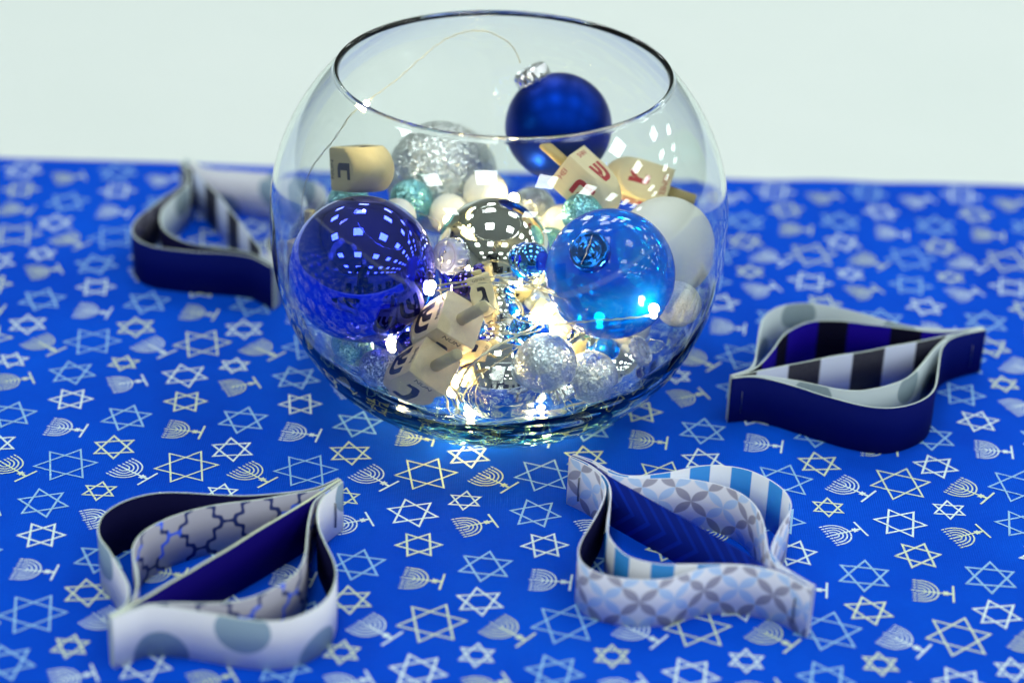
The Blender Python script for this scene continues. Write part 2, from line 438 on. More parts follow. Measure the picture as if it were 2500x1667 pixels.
def petals(g, u, v):
    s = .0098; q = .70711/s
    x = g.m('ADD', g.m('MULTIPLY', g.m('ADD', u, v), q), 100.); y = g.m('ADD', g.m('MULTIPLY', g.m('SUBTRACT', v, u), q), 100.)
    bg = (.78, .80, .92); gr = (.34, .34, .45); bl = (.44, .62, .93)
    col = bg
    for a, b in ((x, y), (y, x)):
        fa = g.frac(a); par = g.m('MULTIPLY', g.m('SUBTRACT', fa, .5), 2)
        h = g.m('MULTIPLY', g.m('SUBTRACT', 1, g.m('MULTIPLY', par, par)), .205)
        rb = g.m('ROUND', b); d = g.m('ABSOLUTE', g.m('SUBTRACT', b, rb))
        mask = g.aa(g.m('SUBTRACT', h, d), .05)
        odd = g.m('GREATER_THAN', g.frac(g.m('MULTIPLY', g.m('ADD', rb, g.m('MULTIPLY', g.m('FLOOR', g.m('MULTIPLY', a, .5)), 0)), .5)), .25)
        pc = g.mix(odd, bl, gr)
        col = g.mix(mask, col, pc)
    return col
def trellis(bg, line):
    def f(g, u, v):
        s = .0165; q = .70711/s
        x = g.m('ADD', g.m('MULTIPLY', g.m('ADD', u, v), q), 100.2); y = g.m('ADD', g.m('MULTIPLY', g.m('SUBTRACT', v, u), q), 100.4)
        mk = None
        for a, b in ((x, y), (y, x)):
            wob = g.m('ADD', g.m('MULTIPLY', g.m('SINE', g.m('MULTIPLY', b, 6.2832)), .085), g.m('MULTIPLY', g.m('SINE', g.m('MULTIPLY', b, 18.85)), .045))
            aa_ = g.m('ADD', a, wob); d = g.m('ABSOLUTE', g.m('SUBTRACT', aa_, g.m('ROUND', aa_)))
            e = g.aa(g.m('SUBTRACT', .06, d), .03); mk = e if mk is None else g.m('MAXIMUM', mk, e)
        nz = g.n('ShaderNodeTexNoise'); nz.inputs['Scale'].default_value = 45; g.link(g.n('ShaderNodeUVMap').outputs[0], nz.inputs['Vector'])
        ln = g.mix(g.m('GREATER_THAN', nz.outputs[0], .56), line, tuple(c*6+.02 for c in line))
        return g.mix(mk, bg, ln)
    return f
def chevron(g, u, v):
    zz = g.m('ABSOLUTE', g.m('SUBTRACT', v, .0127))
    a = g.frac(g.m('ADD', g.m('DIVIDE', g.m('ADD', u, g.m('MULTIPLY', zz, .9)), .0088), 50))
    return g.mix(g.m('LESS_THAN', a, .28), (.004, .018, .24), (.004, .030, .38))
def plain(c): return lambda g, u, v: g.mix(0., c, c)
NAVY = (.001, .005, .115)
PM = dict(
 dots=paper('polka_dot_paper', dots(.0108, (.26, .38, .50), (.80, .82, .90), ou=.027)),
 dots2=paper('small_polka_dot_paper', dots(.0088, (.18, .25, .29), (.46, .54, .58), .05, .03, .012, .004)),
 navy=paper('navy_paper', plain(NAVY), .45),
 violet=paper('deep_violet_blue_paper', stripes(.034, (.006, .0, .22), (.001, .001, .012), .42, .004), .4),
 darknavy=paper('midnight_paper', plain((.003, .003, .035)), .5),
 deepviolet=paper('deep_violet_paper', plain((.005, .001, .15)), .4),
 bw=paper('black_white_striped_paper', stripes(.0335, (.50, .56, .74), (.004, .005, .022), .5, .013)),
 blue=paper('blue_white_striped_paper', stripes(.0180, (.78, .82, .90), (.02, .26, .72), .5, .004)),
 petals=paper('petal_circle_paper', petals),
 trellis=paper('trellis_paper', trellis((.42, .42, .52), (.004, .02, .16))),
 trellisdark=paper('dark_trellis_paper', trellis((.10, .10, .14), (.003, .004, .02))),
 chevron=paper('chevron_paper', chevron, .5),
 edge=simple('paper_edge', (.60, .70, .66), .7),
 edgecream=simple('cream_paper_edge', (.62, .70, .50), .7),
 white=paper('white_paper', plain((.66, .70, .82))))
STAPLE = simple('staple_metal', (.25, .26, .3), .3, metal=1)
def strip(parent, pts, left, right, edge, off, seed, tall=.0250, th=.00060):
    path = catmull([Vector((x, y, 0)) for x, y in pts], 7)
    path = [p+Vector((off[0], off[1], 0)) for p in path]
    path = [p+Vector((noise.noise(p*45+Vector((seed, 0, 0))), noise.noise(p*45+Vector((0, seed, 5))), 0))*.0005*min(1, min(i_, len(path)-1-i_)/12) for i_, p in enumerate(path)]
    # light smoothing
    for _ in range(6):
        path = [path[0]]+[(path[i-1]+path[i]*2+path[i+1])*.25 for i in range(1, len(path)-1)]+[path[-1]]
    n = len(path); org = parent.location; L = [0.]
    for i in range(1, n): L.append(L[-1]+(path[i]-path[i-1]).length)
    V, Fc, mi, uv = [], [], [], []
    for i in range(n):
        t = (path[min(i+1, n-1)]-path[max(i-1, 0)]).normalized(); nn = Vector((-t.y, t.x, 0))
        top = tall+.0005*noise.noise(Vector((L[i]*60, seed, 0)))
        for s_ in (1, -1):
            q = path[i]+nn*s_*th/2-org
            V += [(q.x, q.y, .0022), (q.x, q.y, top)]
    for i in range(n-1):
        a, b = i*4, i*4+4; l0, l1 = L[i], L[i+1]
        Fc.append((b, a, a+1, b+1)); mi.append(0); uv += [(l1, 0), (l0, 0), (l0, tall), (l1, tall)]
        Fc.append((a+2, b+2, b+3, a+3)); mi.append(1); uv += [(l0, 0), (l1, 0), (l1, tall), (l0, tall)]
        Fc.append((a+1, a+3, b+3, b+1)); mi.append(2); uv += [(0, 0)]*4
        Fc.append((a+2, a, b, b+2)); mi.append(2); uv += [(0, 0)]*4
    Fc.append((0, 2, 3, 1)); mi.append(2); uv += [(0, 0)]*4
    e = (n-1)*4; Fc.append((e+2, e, e+1, e+3)); mi.append(2); uv += [(0, 0)]*4
    me = bpy.data.meshes.new('paper_strip'); me.from_pydata(V, [], Fc)
    l = me.uv_layers.new(name='UVMap')
    for i, u in enumerate(uv): l.data[i].uv = u
    me.polygons.foreach_set('material_index', mi)
    me.polygons.foreach_set('use_smooth', [m_ < 2 for m_ in mi])
    me.update()
    o = bpy.data.objects.new('paper_strip', me)
    link(o, parent, [PM[left], PM[right], PM[edge]])
    return o, path
def staple(parent, path, dist, side, z0=.007, z1=.018, off=.0012, sr=.0004):
    # at arc distance from the start (or end when negative) on the given side
    P = path if dist > 0 else path[::-1]; L = 0; i = 0
    while L < abs(dist): L += (P[i+1]-P[i]).length; i += 1
    t = (P[i+1]-P[i-1]).normalized() * (1 if dist > 0 else -1); nn = Vector((-t.y, t.x, 0))*side
    c = P[i]+nn*off-parent.location
    pts = [c-nn*.0012+Vector((0, 0, z0)), c+Vector((0, 0, z0)), c+Vector((0, 0, (z0+z1)/2))+nn*.0001, c+Vector((0, 0, z1)), c-nn*.0012+Vector((0, 0, z1))]
    return tube('staple', pts, sr, STAPLE, parent, 6)
def refl(L, S_, E_): return [(S_[0]+E_[0]-x, S_[1]+E_[1]-y) for x, y in L][::-1]
TLo = [(-.1693,.1894),(-.1658,.1804),(-.1638,.1700),(-.1651,.1608),(-.1693,.1489),(-.1752,.1358),(-.1796,.1243),(-.1815,.1132),(-.1804,.1050),(-.1761,.0960),(-.1690,.0902),(-.1600,.0876),(-.1496,.0862),(-.1393,.0854),(-.1292,.0852),(-.1214,.0836),(-.1159,.0801),(-.1116,.0759),(-.1077,.0724)]
TLi = [(-.1692,.1900),(-.1653,.1824),(-.1627,.1741),(-.1617,.1650),(-.1640,.1532),(-.1679,.1402),(-.1701,.1301),(-.1692,.1192),(-.1657,.1087),(-.1604,.1009),(-.1535,.0957),(-.1455,.0929),(-.1349,.0904),(-.1245,.0885),(-.1174,.0845),(-.1122,.0787),(-.1076,.0735)]
TLs, TLe = (-.1689,.1910), (-.1073,.0752)
ORN = {
'right': ('navy paper eye-shaped loop holding a black and white striped strip, right of the bowl', ('navy paper', ), [
 ([(0.1057,-0.0184),(0.1153,-0.0163),(0.1249,-0.0185),(0.1353,-0.0242),(0.1515,-0.0338),(0.1607,-0.0378),(0.1701,-0.0401),(0.1783,-0.0386),(0.1876,-0.0325),(0.1935,-0.0256),(0.1972,-0.0165),(0.2006,-0.0006),(0.2039,0.0158),(0.2087,0.0256),(0.2151,0.0308),(0.2214,0.0347),(0.2283,0.0377)], 'dots2', 'navy', 'edge'),
 ([(0.1068,-0.0177),(0.1154,-0.0148),(0.1230,-0.0150),(0.1326,-0.0179),(0.1436,-0.0219),(0.1514,-0.0248),(0.1600,-0.0252),(0.1678,-0.0233),(0.1764,-0.0193),(0.1856,-0.0113),(0.1927,-0.0001),(0.1987,0.0113),(0.2047,0.0217),(0.2103,0.0293),(0.2153,0.0323),(0.2279,0.0380)], 'violet', 'dots2', 'edge'),
 ([(0.1068,-0.0174),(0.1161,-0.0131),(0.1315,-0.0051),(0.1546,0.0051),(0.1839,0.0176),(0.2081,0.0293),(0.2155,0.0330),(0.2280,0.0384)], 'violet', 'bw', 'edge'),
 ([(0.1066,-0.0170),(0.1151,-0.0123),(0.1218,-0.0025),(0.1272,0.0094),(0.1328,0.0228),(0.1393,0.0317),(0.1467,0.0377),(0.1554,0.0397),(0.1667,0.0388),(0.1807,0.0364),(0.1918,0.0343),(0.2029,0.0327),(0.2144,0.0337),(0.2279,0.0388)], 'dots2', 'violet', 'edge'),
 ([(0.1060,-0.0167),(0.1140,-0.0121),(0.1178,-0.0051),(0.1203,0.0100),(0.1227,0.0303),(0.1258,0.0402),(0.1317,0.0493),(0.1390,0.0543),(0.1472,0.0556),(0.1570,0.0546),(0.1680,0.0499),(0.1814,0.0425),(0.1922,0.0373),(0.2032,0.0350),(0.2146,0.0350),(0.2278,0.0391)], 'navy', 'dots2', 'edge')],
 -1, (.005, -.005), [(0, .0055, -1), (0, -.006, -1)]),
'bottom_right': ('grey and blue petal-patterned paper loop with a navy chevron strip, in the near right foreground', (), [
 ([(0.0342,-0.0912),(0.0410,-0.0971),(0.0460,-0.1032),(0.0489,-0.1134),(0.0476,-0.1249),(0.0438,-0.1382),(0.0391,-0.1513),(0.0373,-0.1600),(0.0384,-0.1675),(0.0423,-0.1733),(0.0475,-0.1766),(0.0547,-0.1788),(0.0630,-0.1790),(0.0725,-0.1772),(0.0805,-0.1724),(0.0886,-0.1682),(0.0993,-0.1667),(0.1086,-0.1682),(0.1172,-0.1722),(0.1225,-0.1773),(0.1266,-0.1811)], 'darknavy', 'petals', 'white'),
 ([(0.0345,-0.0907),(0.0421,-0.0965),(0.0476,-0.1036),(0.0503,-0.1113),(0.0510,-0.1215),(0.0492,-0.1378),(0.0487,-0.1457),(0.0500,-0.1524),(0.0541,-0.1607),(0.0593,-0.1651),(0.0666,-0.1676),(0.0729,-0.1682),(0.0834,-0.1671),(0.0967,-0.1657),(0.1072,-0.1669),(0.1148,-0.1696),(0.1226,-0.1766),(0.1266,-0.1807)], 'petals', 'blue', 'white'),
 ([(0.0347,-0.0903),(0.0427,-0.0959),(0.0476,-0.1030),(0.0586,-0.1138),(0.0745,-0.1300),(0.0900,-0.1457),(0.1000,-0.1565),(0.1098,-0.1667),(0.1149,-0.1689),(0.1226,-0.1761),(0.1266,-0.1803)], 'chevron', 'chevron', 'chevron'),
 ([(0.0349,-0.0898),(0.0432,-0.0955),(0.0488,-0.1024),(0.0560,-0.1062),(0.0671,-0.1066),(0.0783,-0.1052),(0.0894,-0.1068),(0.0976,-0.1103),(0.1044,-0.1160),(0.1092,-0.1254),(0.1107,-0.1353),(0.1108,-0.1471),(0.1113,-0.1576),(0.1133,-0.1660),(0.1179,-0.1707),(0.1228,-0.1757),(0.1268,-0.1799)], 'blue', 'petals', 'white'),
 ([(0.0351,-0.0894),(0.0438,-0.0950),(0.0493,-0.1013),(0.0566,-0.1048),(0.0644,-0.1044),(0.0729,-0.1017),(0.0815,-0.0978),(0.0930,-0.0941),(0.1042,-0.0950),(0.1128,-0.1003),(0.1199,-0.1097),(0.1228,-0.1183),(0.1223,-0.1265),(0.1184,-0.1367),(0.1139,-0.1488),(0.1122,-0.1566),(0.1142,-0.1645),(0.1187,-0.1702),(0.1230,-0.1753),(0.1270,-0.1796)], 'petals', 'blue', 'white')],
 -1, (-.004, -.004), [(0, .006, -1), (0, -.006, -1)]),
'bottom_left': ('white paper loop with big grey-blue polka dots and a trellis-patterned strip inside, near left foreground', (), [
 ([(-0.0591,-0.1172),(-0.0633,-0.1251),(-0.0664,-0.1311),(-0.0675,-0.1405),(-0.0655,-0.1526),(-0.0617,-0.1642),(-0.0574,-0.1756),(-0.0558,-0.1849),(-0.0571,-0.1971),(-0.0620,-0.2065),(-0.0692,-0.2124),(-0.0767,-0.2148),(-0.0871,-0.2147),(-0.1004,-0.2118),(-0.1138,-0.2093),(-0.1242,-0.2092),(-0.1299,-0.2128),(-0.1358,-0.2177)], 'dots', 'darknavy', 'edge'),
 ([(-0.0593,-0.1168),(-0.0642,-0.1246),(-0.0671,-0.1291),(-0.0693,-0.1355),(-0.0699,-0.1469),(-0.0693,-0.1589),(-0.0686,-0.1715),(-0.0702,-0.1822),(-0.0751,-0.1910),(-0.0813,-0.1979),(-0.0886,-0.2025),(-0.0961,-0.2048),(-0.1064,-0.2060),(-0.1168,-0.2067),(-0.1244,-0.2079),(-0.1278,-0.2097),(-0.1307,-0.2123),(-0.1359,-0.2174)], 'trellis', 'deepviolet', 'edge'),
 ([(-0.0595,-0.1164),(-0.0648,-0.1236),(-0.0816,-0.1467),(-0.1005,-0.1714),(-0.1140,-0.1899),(-0.1250,-0.2045),(-0.1285,-0.2084),(-0.1310,-0.2120),(-0.1360,-0.2170)], 'deepviolet', 'darknavy', 'edgecream'),
 ([(-0.0597,-0.1160),(-0.0665,-0.1242),(-0.0752,-0.1279),(-0.0887,-0.1333),(-0.1049,-0.1381),(-0.1179,-0.1448),(-0.1272,-0.1530),(-0.1326,-0.1604),(-0.1346,-0.1685),(-0.1340,-0.1762),(-0.1311,-0.1855),(-0.1293,-0.1947),(-0.1288,-0.2021),(-0.1295,-0.2071),(-0.1314,-0.2116),(-0.1361,-0.2167)], 'trellis', 'white', 'edge'),
 ([(-0.0598,-0.1156),(-0.0671,-0.1233),(-0.0780,-0.1278),(-0.0918,-0.1309),(-0.1057,-0.1317),(-0.1199,-0.1311),(-0.1305,-0.1319),(-0.1388,-0.1360),(-0.1456,-0.1422),(-0.1499,-0.1496),(-0.1506,-0.1578),(-0.1480,-0.1665),(-0.1434,-0.1740),(-0.1386,-0.1832),(-0.1337,-0.1932),(-0.1313,-0.1995),(-0.1305,-0.2058),(-0.1317,-0.2113),(-0.1363,-0.2163)], 'darknavy', 'dots', 'edge')],
 1, (.004, -.003), [(0, .006, 1)]),
'top_left': ('dark navy paper loop behind the bowl, holding polka dot and black striped strips', (), [
 (TLo, 'trellisdark', 'navy', 'edge'), (TLi, 'dots2', 'darknavy', 'edge'),
 ([(-.1690,.1905),(-.1642,.1839),(-.1601,.1783),(-.1470,.1542),(-.1349,.1303),(-.1209,.1010),(-.1154,.0893),(-.1122,.0810),(-.1074,.0744)], 'navy', 'bw', 'edge'),
 (refl(TLi, TLs, TLe), 'darknavy', 'dots', 'edge'), (refl(TLo, TLs, TLe), 'navy', 'dots', 'edge')],
 -1, (-.004, -.003), []),
}
for key, (lab, _, strips, fs, od, st) in ORN.items():
    P0 = strips[2][0]; org = Vector((sum(p[0] for p in P0)/len(P0), sum(p[1] for p in P0)/len(P0), 0))
    t = thing('paper_loop_ornament', lab, 'paper ornament', org, 'stapled paper strip ornaments around the bowl')
    d = Vector((P0[-1][0]-P0[0][0], P0[-1][1]-P0[0][1], 0)).normalized(); nn = Vector((-d.y, d.x, 0))*fs
    paths = []
    for i, (pts, l, r, e) in enumerate(strips):
        off = nn*(2-i)*.00036
        o, p = strip(t, pts, l, r, e, off, i*3.3+len(key), tall=.0252, th=.0011 if key == 'bottom_left' and i == 2 else .0006); paths.append(p)
    for (si, dist, side) in st:
        staple(t, paths[si], dist, side, off=.0009 if key != 'right' else .0005, sr=.0004 if key != 'right' else .00015)

# ------------------------------------------------------------ glass bowl
GL = glass_mat()
def bowl():
    t = thing('glass_fishbowl', 'round clear glass bowl with a wide rim, filled with baubles and dreidels', 'bowl', (0, 0, 0))
    zc, R = .0937, .1
    outer = [(0, .0052), (.018, .0050), (.032, .0042), (.041, .0030), (.0450, .0026)]
    NL, HL = 2.4, .098
    n = 72
    d0 = zc-.0034
    for i in range(n+1):
        d = d0*(1-i/n)**1.25 if i < n else 0
        d = d0*math.cos(math.pi/2*i/n) if True else d
        outer.append((R*(1-(d/HL)**NL)**(1/NL), zc-d))
    aN = math.acos(.0727/R); VS = .938
    for i in range(1, n+1):
        a = aN*i/n; outer.append((R*math.cos(a), zc+VS*R*math.sin(a)))
    # lip bead
    lx, lz = outer[-1]
    lip = [(lx-.0002, lz+.0005), (lx-.0003, lz+.0011), (lx-.0008, lz+.0016), (lx-.0014, lz+.0018), (lx-.0020, lz+.0016), (lx-.0024, lz+.0011), (lx-.0025, lz+.0005)]
    Ri = R-.0020; inner = []
    b0 = math.asin(min(1, (lz-zc)/(VS*Ri)))
    for i in range(n+1):
        a = b0*(1-i/n); inner.append((Ri*math.cos(a), zc+VS*Ri*math.sin(a)))
    HI = .0878
    for i in range(1, n+13):
        d = HI*math.sin(math.pi/2*i/(n+12)); th_ = (d/HI)**4*.0022
        inner.append((max(0, (Ri-th_)*max(0, 1-(d/HI)**2.62)**(1/2.62)), zc-d))
    prof = outer+lip+inner
    def fn(p, a):
        rr_ = math.hypot(p.x, p.y)
        if .0030 < p.z < .06 and rr_ > .012:
            k = (1-(p.z-.003)/.057)
            ro = R*max(0, 1-((zc-p.z)/HL)**NL)**(1/NL)
            inn = rr_ < ro-.001; sd = 31 if inn else 0
            q = Vector((math.cos(a)*2.6+sd, math.sin(a)*2.6, p.z*150+math.sin(a*3+sd)*1.5))
            q2 = Vector((math.cos(a)*7+sd, math.sin(a)*7, p.z*330+a*2))
            dd = (.0010*noise.noise(q)+.00055*noise.noise(q2))*k*min(1, (p.z-.003)/.004 if not inn else 1)
            d = Vector((p.x, p.y, (p.z-zc))).normalized(); p = p+d*dd
        return p
    return lathe('bowl_wall', prof, [GL], t, 240, fn)
BOWL = bowl()

# ------------------------------------------------------------ baubles
GOLDW = simple('silver_wire', (.75, .72, .6), .25, metal=1)
CAPM = mirror('silver_cap_metal', (.82, .84, .86), .12)
CLEAR = thin_tint('clear_plastic', (.80, .84, .95), 1.2, .5, (.55, .60, .80))
M = dict(
 dark=mirror('cobalt_mirror_glass', (.012, .030, .80), .012, .3),
 silver=mirror('silver_mirror_glass', (.84, .85, .79), .015),
 ltblue=thin_tint('pale_blue_blown_glass', (.01, .50, 1.0), .26, .40, (.0, .20, 1.0)),
 white=mottled('matte_white_finish', (.87, .88, .80), (.90, .91, .84), 90, .45),
 whiteg=glitter('white_glitter', (.9, .92, .92), (.7, .74, .76), 1500, .5, .4, .12),
 navy=simple('satin_navy_finish', (.001, .026, .30), .42, metal=1),
 silverg=glitter('silver_glitter', (.88, .92, .90), (.56, .62, .60), 1500, 1.0, .28),
 silverg2=glitter('fine_silver_glitter', (.84, .92, .95), (.50, .60, .70), 1500, .7, .34, .62),
 tealg=glitter('teal_glitter', (.40, .80, .84), (.08, .36, .42), 2100),
 blueg=glitter('steel_blue_glitter', (.55, .68, .98), (.03, .08, .30), 2100),
 teals=simple('satin_teal_finish', (.10, .46, .48), .35, metal=.7),
 smoke=glitter('frosted_silver_sparkle', (.78, .86, .92), (.56, .66, .76), 1500, .62, .30, .72),
 sky=mirror('sky_blue_mirror_glass', (.01, .24, .85), .03, 1),
 skycap=mirror('blue_cap_metal', (.01, .14, .62), .12),
 violet=mirror('violet_mirror_glass', (.03, .01, .28), .02, 1),
)
def cap(parent, direction, R, cr, ch, m=CAPM, loop=True, clear=False, crimp=.055, hint=Vector((0, 0, 1))):
    """crimped metal cap with a crown edge, holes and wire loop, sitting on the ball along 'direction' (in the thing's own frame)"""
    d = direction.normalized(); base = d*math.sqrt(max(R*R-cr*cr, 0))*.985
    Mx = basis(base, d, hint if abs(hint.dot(d)) < .95 else Vector((1, 0, 0)))
    n = 28
    def fn(p, a):
        k = 1+crimp*math.cos(a*n/2)*(1 if p.z < ch*.9 else .3)
        zz = p.z
        if p.z < .0002: zz = p.z+.0007*math.cos(a*n/2)
        return Mx @ Vector((p.x*k, p.y*k, zz))
    prof = [(cr*.93, -.0004), (cr, .0), (cr*1.0, ch*.5), (cr*.99, ch*.88), (cr*.93, ch*.98), (cr*.80, ch*1.02), (cr*.77, ch*.95), (cr*.45, ch*.95), (cr*.42, ch*1.02), (cr*.2, ch*1.03), (0, ch*1.03)]
    o = lathe('cap', prof, [m], parent, n*3, fn)
    # small embossed beads round the top
    V, Fc = [], []
    for k in range(12):
        a = 2*math.pi*k/12; c = Vector((cr*.62*math.cos(a), cr*.62*math.sin(a), ch*.95)); q = len(V); r = cr*.075
        for (x, y, z) in ((1, 0, 0), (0, 1, 0), (-1, 0, 0), (0, -1, 0), (0, 0, 1)): V.append(Mx @ (c+Vector((x, y, z))*r))
        Fc += [(q, q+1, q+4), (q+1, q+2, q+4), (q+2, q+3, q+4), (q+3, q, q+4)]
    meshobj('embossed_beads', V, Fc, [m], o)
    hx = cr*.26
    for sx in (-1, 1):
        pts = [Mx @ Vector((sx*hx+.0006*math.cos(a), .0006*math.sin(a), ch*1.05)) for a in [2*math.pi*i/8 for i in range(8)]]
        meshobj('wire_hole', pts, [tuple(range(8))], [simple('hole_black', (.01, .01, .015), .8)], o, False)
    if loop == 'flat':
        pts = [Mx @ Vector(v) for v in ((-cr*.8, cr*.1, ch*1.0), (-hx*1.3, .0, ch*1.12), (-hx, 0, ch*1.1), (0, cr*.03, ch*1.2), (hx, 0, ch*1.1), (hx*1.5, 0, ch*1.14), (cr*.75, cr*.05, ch*1.05))]
        tube('hanging_wire', catmull(pts, 4), .00018, GOLDW, parent)
    elif loop:
        lp = [Mx @ Vector((-hx, 0, ch*.9))]
        for i in range(9):
            a = math.pi*(1.25-1.5*i/8); lp.append(Mx @ Vector((cr*.45*math.cos(a), cr*.12*math.sin(a*2), ch*1.0+cr*.75+cr*.55*math.sin(a))))
        lp.append(Mx @ Vector((hx, 0, ch*.9)))
        tube('hanging_wire', catmull(lp, 3), .00022, GOLDW, parent)
    return o
def bauble(label, pos, r, bm_, group='baubles filling the glass bowl', capd=None, seed=0, bumpy=.004, **k):
    t = thing('bauble', label, 'bauble', Vector(pos), group)
    b = ball(t, r, bm_, 'ball', bumpy, seed)
    if capd is not None: cap(t, camdir(*capd), r, **k)
    return t
def by_px(x, y, r, Y):
    p = at(x*K, y*K, Y); return p, r*K*(p-CAM).dot(FW)/FOC
bauble('large glossy cobalt blue bauble mirroring rows of ceiling lights, left front of the bowl', (-.0575, -.0275, .0765), .0315, M['dark'], seed=1, bumpy=.002)
bauble('large mirror-silver bauble in the middle, its clear crimped cap pointing left', *by_px(1133, 587, 134, -.003), M['silver'], capd=(-.66, -.04, .75), cr=.0078, ch=.0072, m=CLEAR, loop='flat', seed=2, bumpy=.002)
bauble('large see-through sky blue glass bauble with its cap facing the viewer', (.0481, -.0401, .0855), .0275, M['ltblue'], capd=(-.33, .29, .9), cr=.0084, ch=.0050, crimp=.015, m=M['skycap'], loop='flat', seed=3, bumpy=.002)
bauble('big matte white bauble against the right side of the bowl', (.0742, .0000, .0796), .0220, M['white'], seed=4)
bauble('small white bauble with fine sparkle, low at the right side of the bowl', (.0790, -.0257, .0650), .0098, M['whiteg'], seed=5)
bauble('satin navy bauble with silver cap, topmost in the bowl', (.0251, .0475, .1145), .0242, M['navy'], capd=(-.46, .84, .28), cr=.0077, ch=.0068, loop=False, seed=6)
bauble('large coarse silver glitter bauble at the back left of the bowl', (-.0277, .0632, .0798), .0261, M['silverg'], seed=7, bumpy=.02)
bauble('small white bauble in front of the large silver glitter bauble, upper of two', (-.0067, .0320, .0874), .0100, M['white'], seed=8)
bauble('small white bauble just left of the mirror-silver bauble, lower of two', (-.0226, .0255, .0791), .0092, M['white'], seed=9)
bauble('small teal glitter bauble beside the back left dreidel', (-.0403, .0296, .0829), .0100, M['tealg'], seed=10, bumpy=.02)
bauble('silver glitter bauble peeping out behind the mirror-silver one', (.0148, .0478, .0711), .0116, M['silverg'], seed=11, bumpy=.02)
bauble('small teal glitter bauble on top of the see-through blue bauble', *by_px(1338, 492, 49, .002), M['tealg'], seed=12, bumpy=.02)
bauble('small satin teal bauble at the far back right of the bowl', (.0568, .0651, .0818), .0093, M['teals'], seed=13)
bauble('small white bauble mostly hidden under the red-lettered dreidel', (.0288, .0319, .0722), .0099, M['white'], seed=14)
bauble('tiny shiny blue bauble between the silver and the see-through blue bauble', (.0151, -.0287, .0847), .0076, M['sky'], seed=15)
bauble('mirror-silver bauble at the bottom front of the bowl reflecting the cloth', *by_px(1150, 862, 110, -.047), M['silver'], seed=16, bumpy=.002)
bauble('small mirror-silver bauble wrapped in wires at the centre of the pile', *by_px(1152, 722, 52, -.030), M['silver'], seed=17)
bauble('frosted silver bauble at the lower front, its metal cap hanging down', *by_px(1253, 834, 72, -.062), M['smoke'], capd=(.46, -.84, .15), cr=.0052, ch=.0055, loop=True, seed=18)
bauble('fine silver glitter bauble at the lower right front of the bowl', *by_px(1357, 864, 62, -.050), M['silverg2'], seed=19, bumpy=.02)
bauble('mirror-silver bauble at the lower right, its clear cap pointing right', *by_px(1388, 846, 104, -.022), M['silver'], capd=(.80, .38, .46), cr=.0076, ch=.0030, m=CLEAR, loop=True, seed=20, bumpy=.002)
bauble('teal glitter bauble low at the left under the cobalt bauble', (-.0620, -.0280, .0380), .0095, M['tealg'], seed=21, bumpy=.02)
bauble('steel blue glitter bauble at the lower left behind the lowest dreidel', (-.0491, -.0389, .0338), .0095, M['blueg'], seed=22, bumpy=.02)
bauble('small violet mirror bauble under the clear cap', (-.0122, -.0407, .0764), .0074, M['violet'], seed=23)
bauble('small shiny blue bauble in the wires left of the frosted bauble', (.0164, -.0373, .0538), .0085, M['sky'], seed=24)
bauble('white bauble glimpsed behind the cobalt one', at(912*K, 500*K, .005), .0085, M['white'], seed=25)
bauble('teal glitter bauble below the back left dreidel', at(800*K, 462*K, .03), .0095, M['tealg'], seed=26, bumpy=.02)
bauble('small glitter bauble against the right edge of the central silver one', at(1262*K, 565*K, .012), .0085, M['tealg'], seed=27, bumpy=.02)
bauble('tiny frosted silver bauble left of the glowing dreidel', at(1228*K, 690*K, -.012), .0048, M['smoke'], seed=28)
bauble('tiny frosted silver bauble nearest the see-through blue bauble', at(1255*K, 702*K, -.010), .0045, M['smoke'], seed=29)
bauble('small violet bauble half hidden below the cobalt bauble', at(942*K, 790*K, -.045), .0062, M['violet'], seed=30)
bauble('matte white bauble deep under the see-through blue bauble', at(1420*K, 735*K, .012), .0150, M['white'], seed=31)
bauble('shiny sky blue bauble on the floor of the bowl behind', (-.010, .030, .030), .0180, M['sky'], seed=32)
bauble('mirror-silver bauble on the floor at the back right', (.034, .020, .033), .0190, M['silver'], seed=33)
bauble('cobalt bauble on the floor at the back left', (-.045, .012, .036), .0180, M['dark'], seed=34)

# ------------------------------------------------------------ dreidels
WD = dict(pale=wood_mat('pale_beech', (.84, .71, .48), (.64, .52, .33)), yellow=wood_mat('varnished_wood', (.62, .50, .22), (.50, .38, .15)), cream=wood_mat('cream_wood', (.84, .74, .46), (.74, .64, .38)), olive=wood_mat('aged_wood', (.50, .44, .24), (.60, .53, .30)))
INK = dict(black=simple('black_ink', (.008, .008, .03), .5), red=simple('red_ink', (.45, .02, .03), .5))
NAMES = {'\u05e9': 'SHIN', '\u05e0': 'NUN', '\u05d2': 'GIMEL', '\u05d4': 'HEI'}
_tc = {}
def text_mesh(s, size):
    if (s, size) in _tc: return _tc[(s, size)]
    cu = bpy.data.curves.new('t', 'FONT'); cu.body = s; cu.size = size; cu.align_x = 'CENTER'; cu.align_y = 'CENTER'
    cu.extrude = .00004; cu.offset = size*.034 if len(s) == 1 else 0
    ob = bpy.data.objects.new('t', cu); C.objects.link(ob)
    dg = bpy.context.evaluated_depsgraph_get(); dg.update()
    me = bpy.data.meshes.new_from_object(ob.evaluated_get(dg)); bpy.data.objects.remove(ob); bpy.data.curves.remove(cu)
    _tc[(s, size)] = me; return me
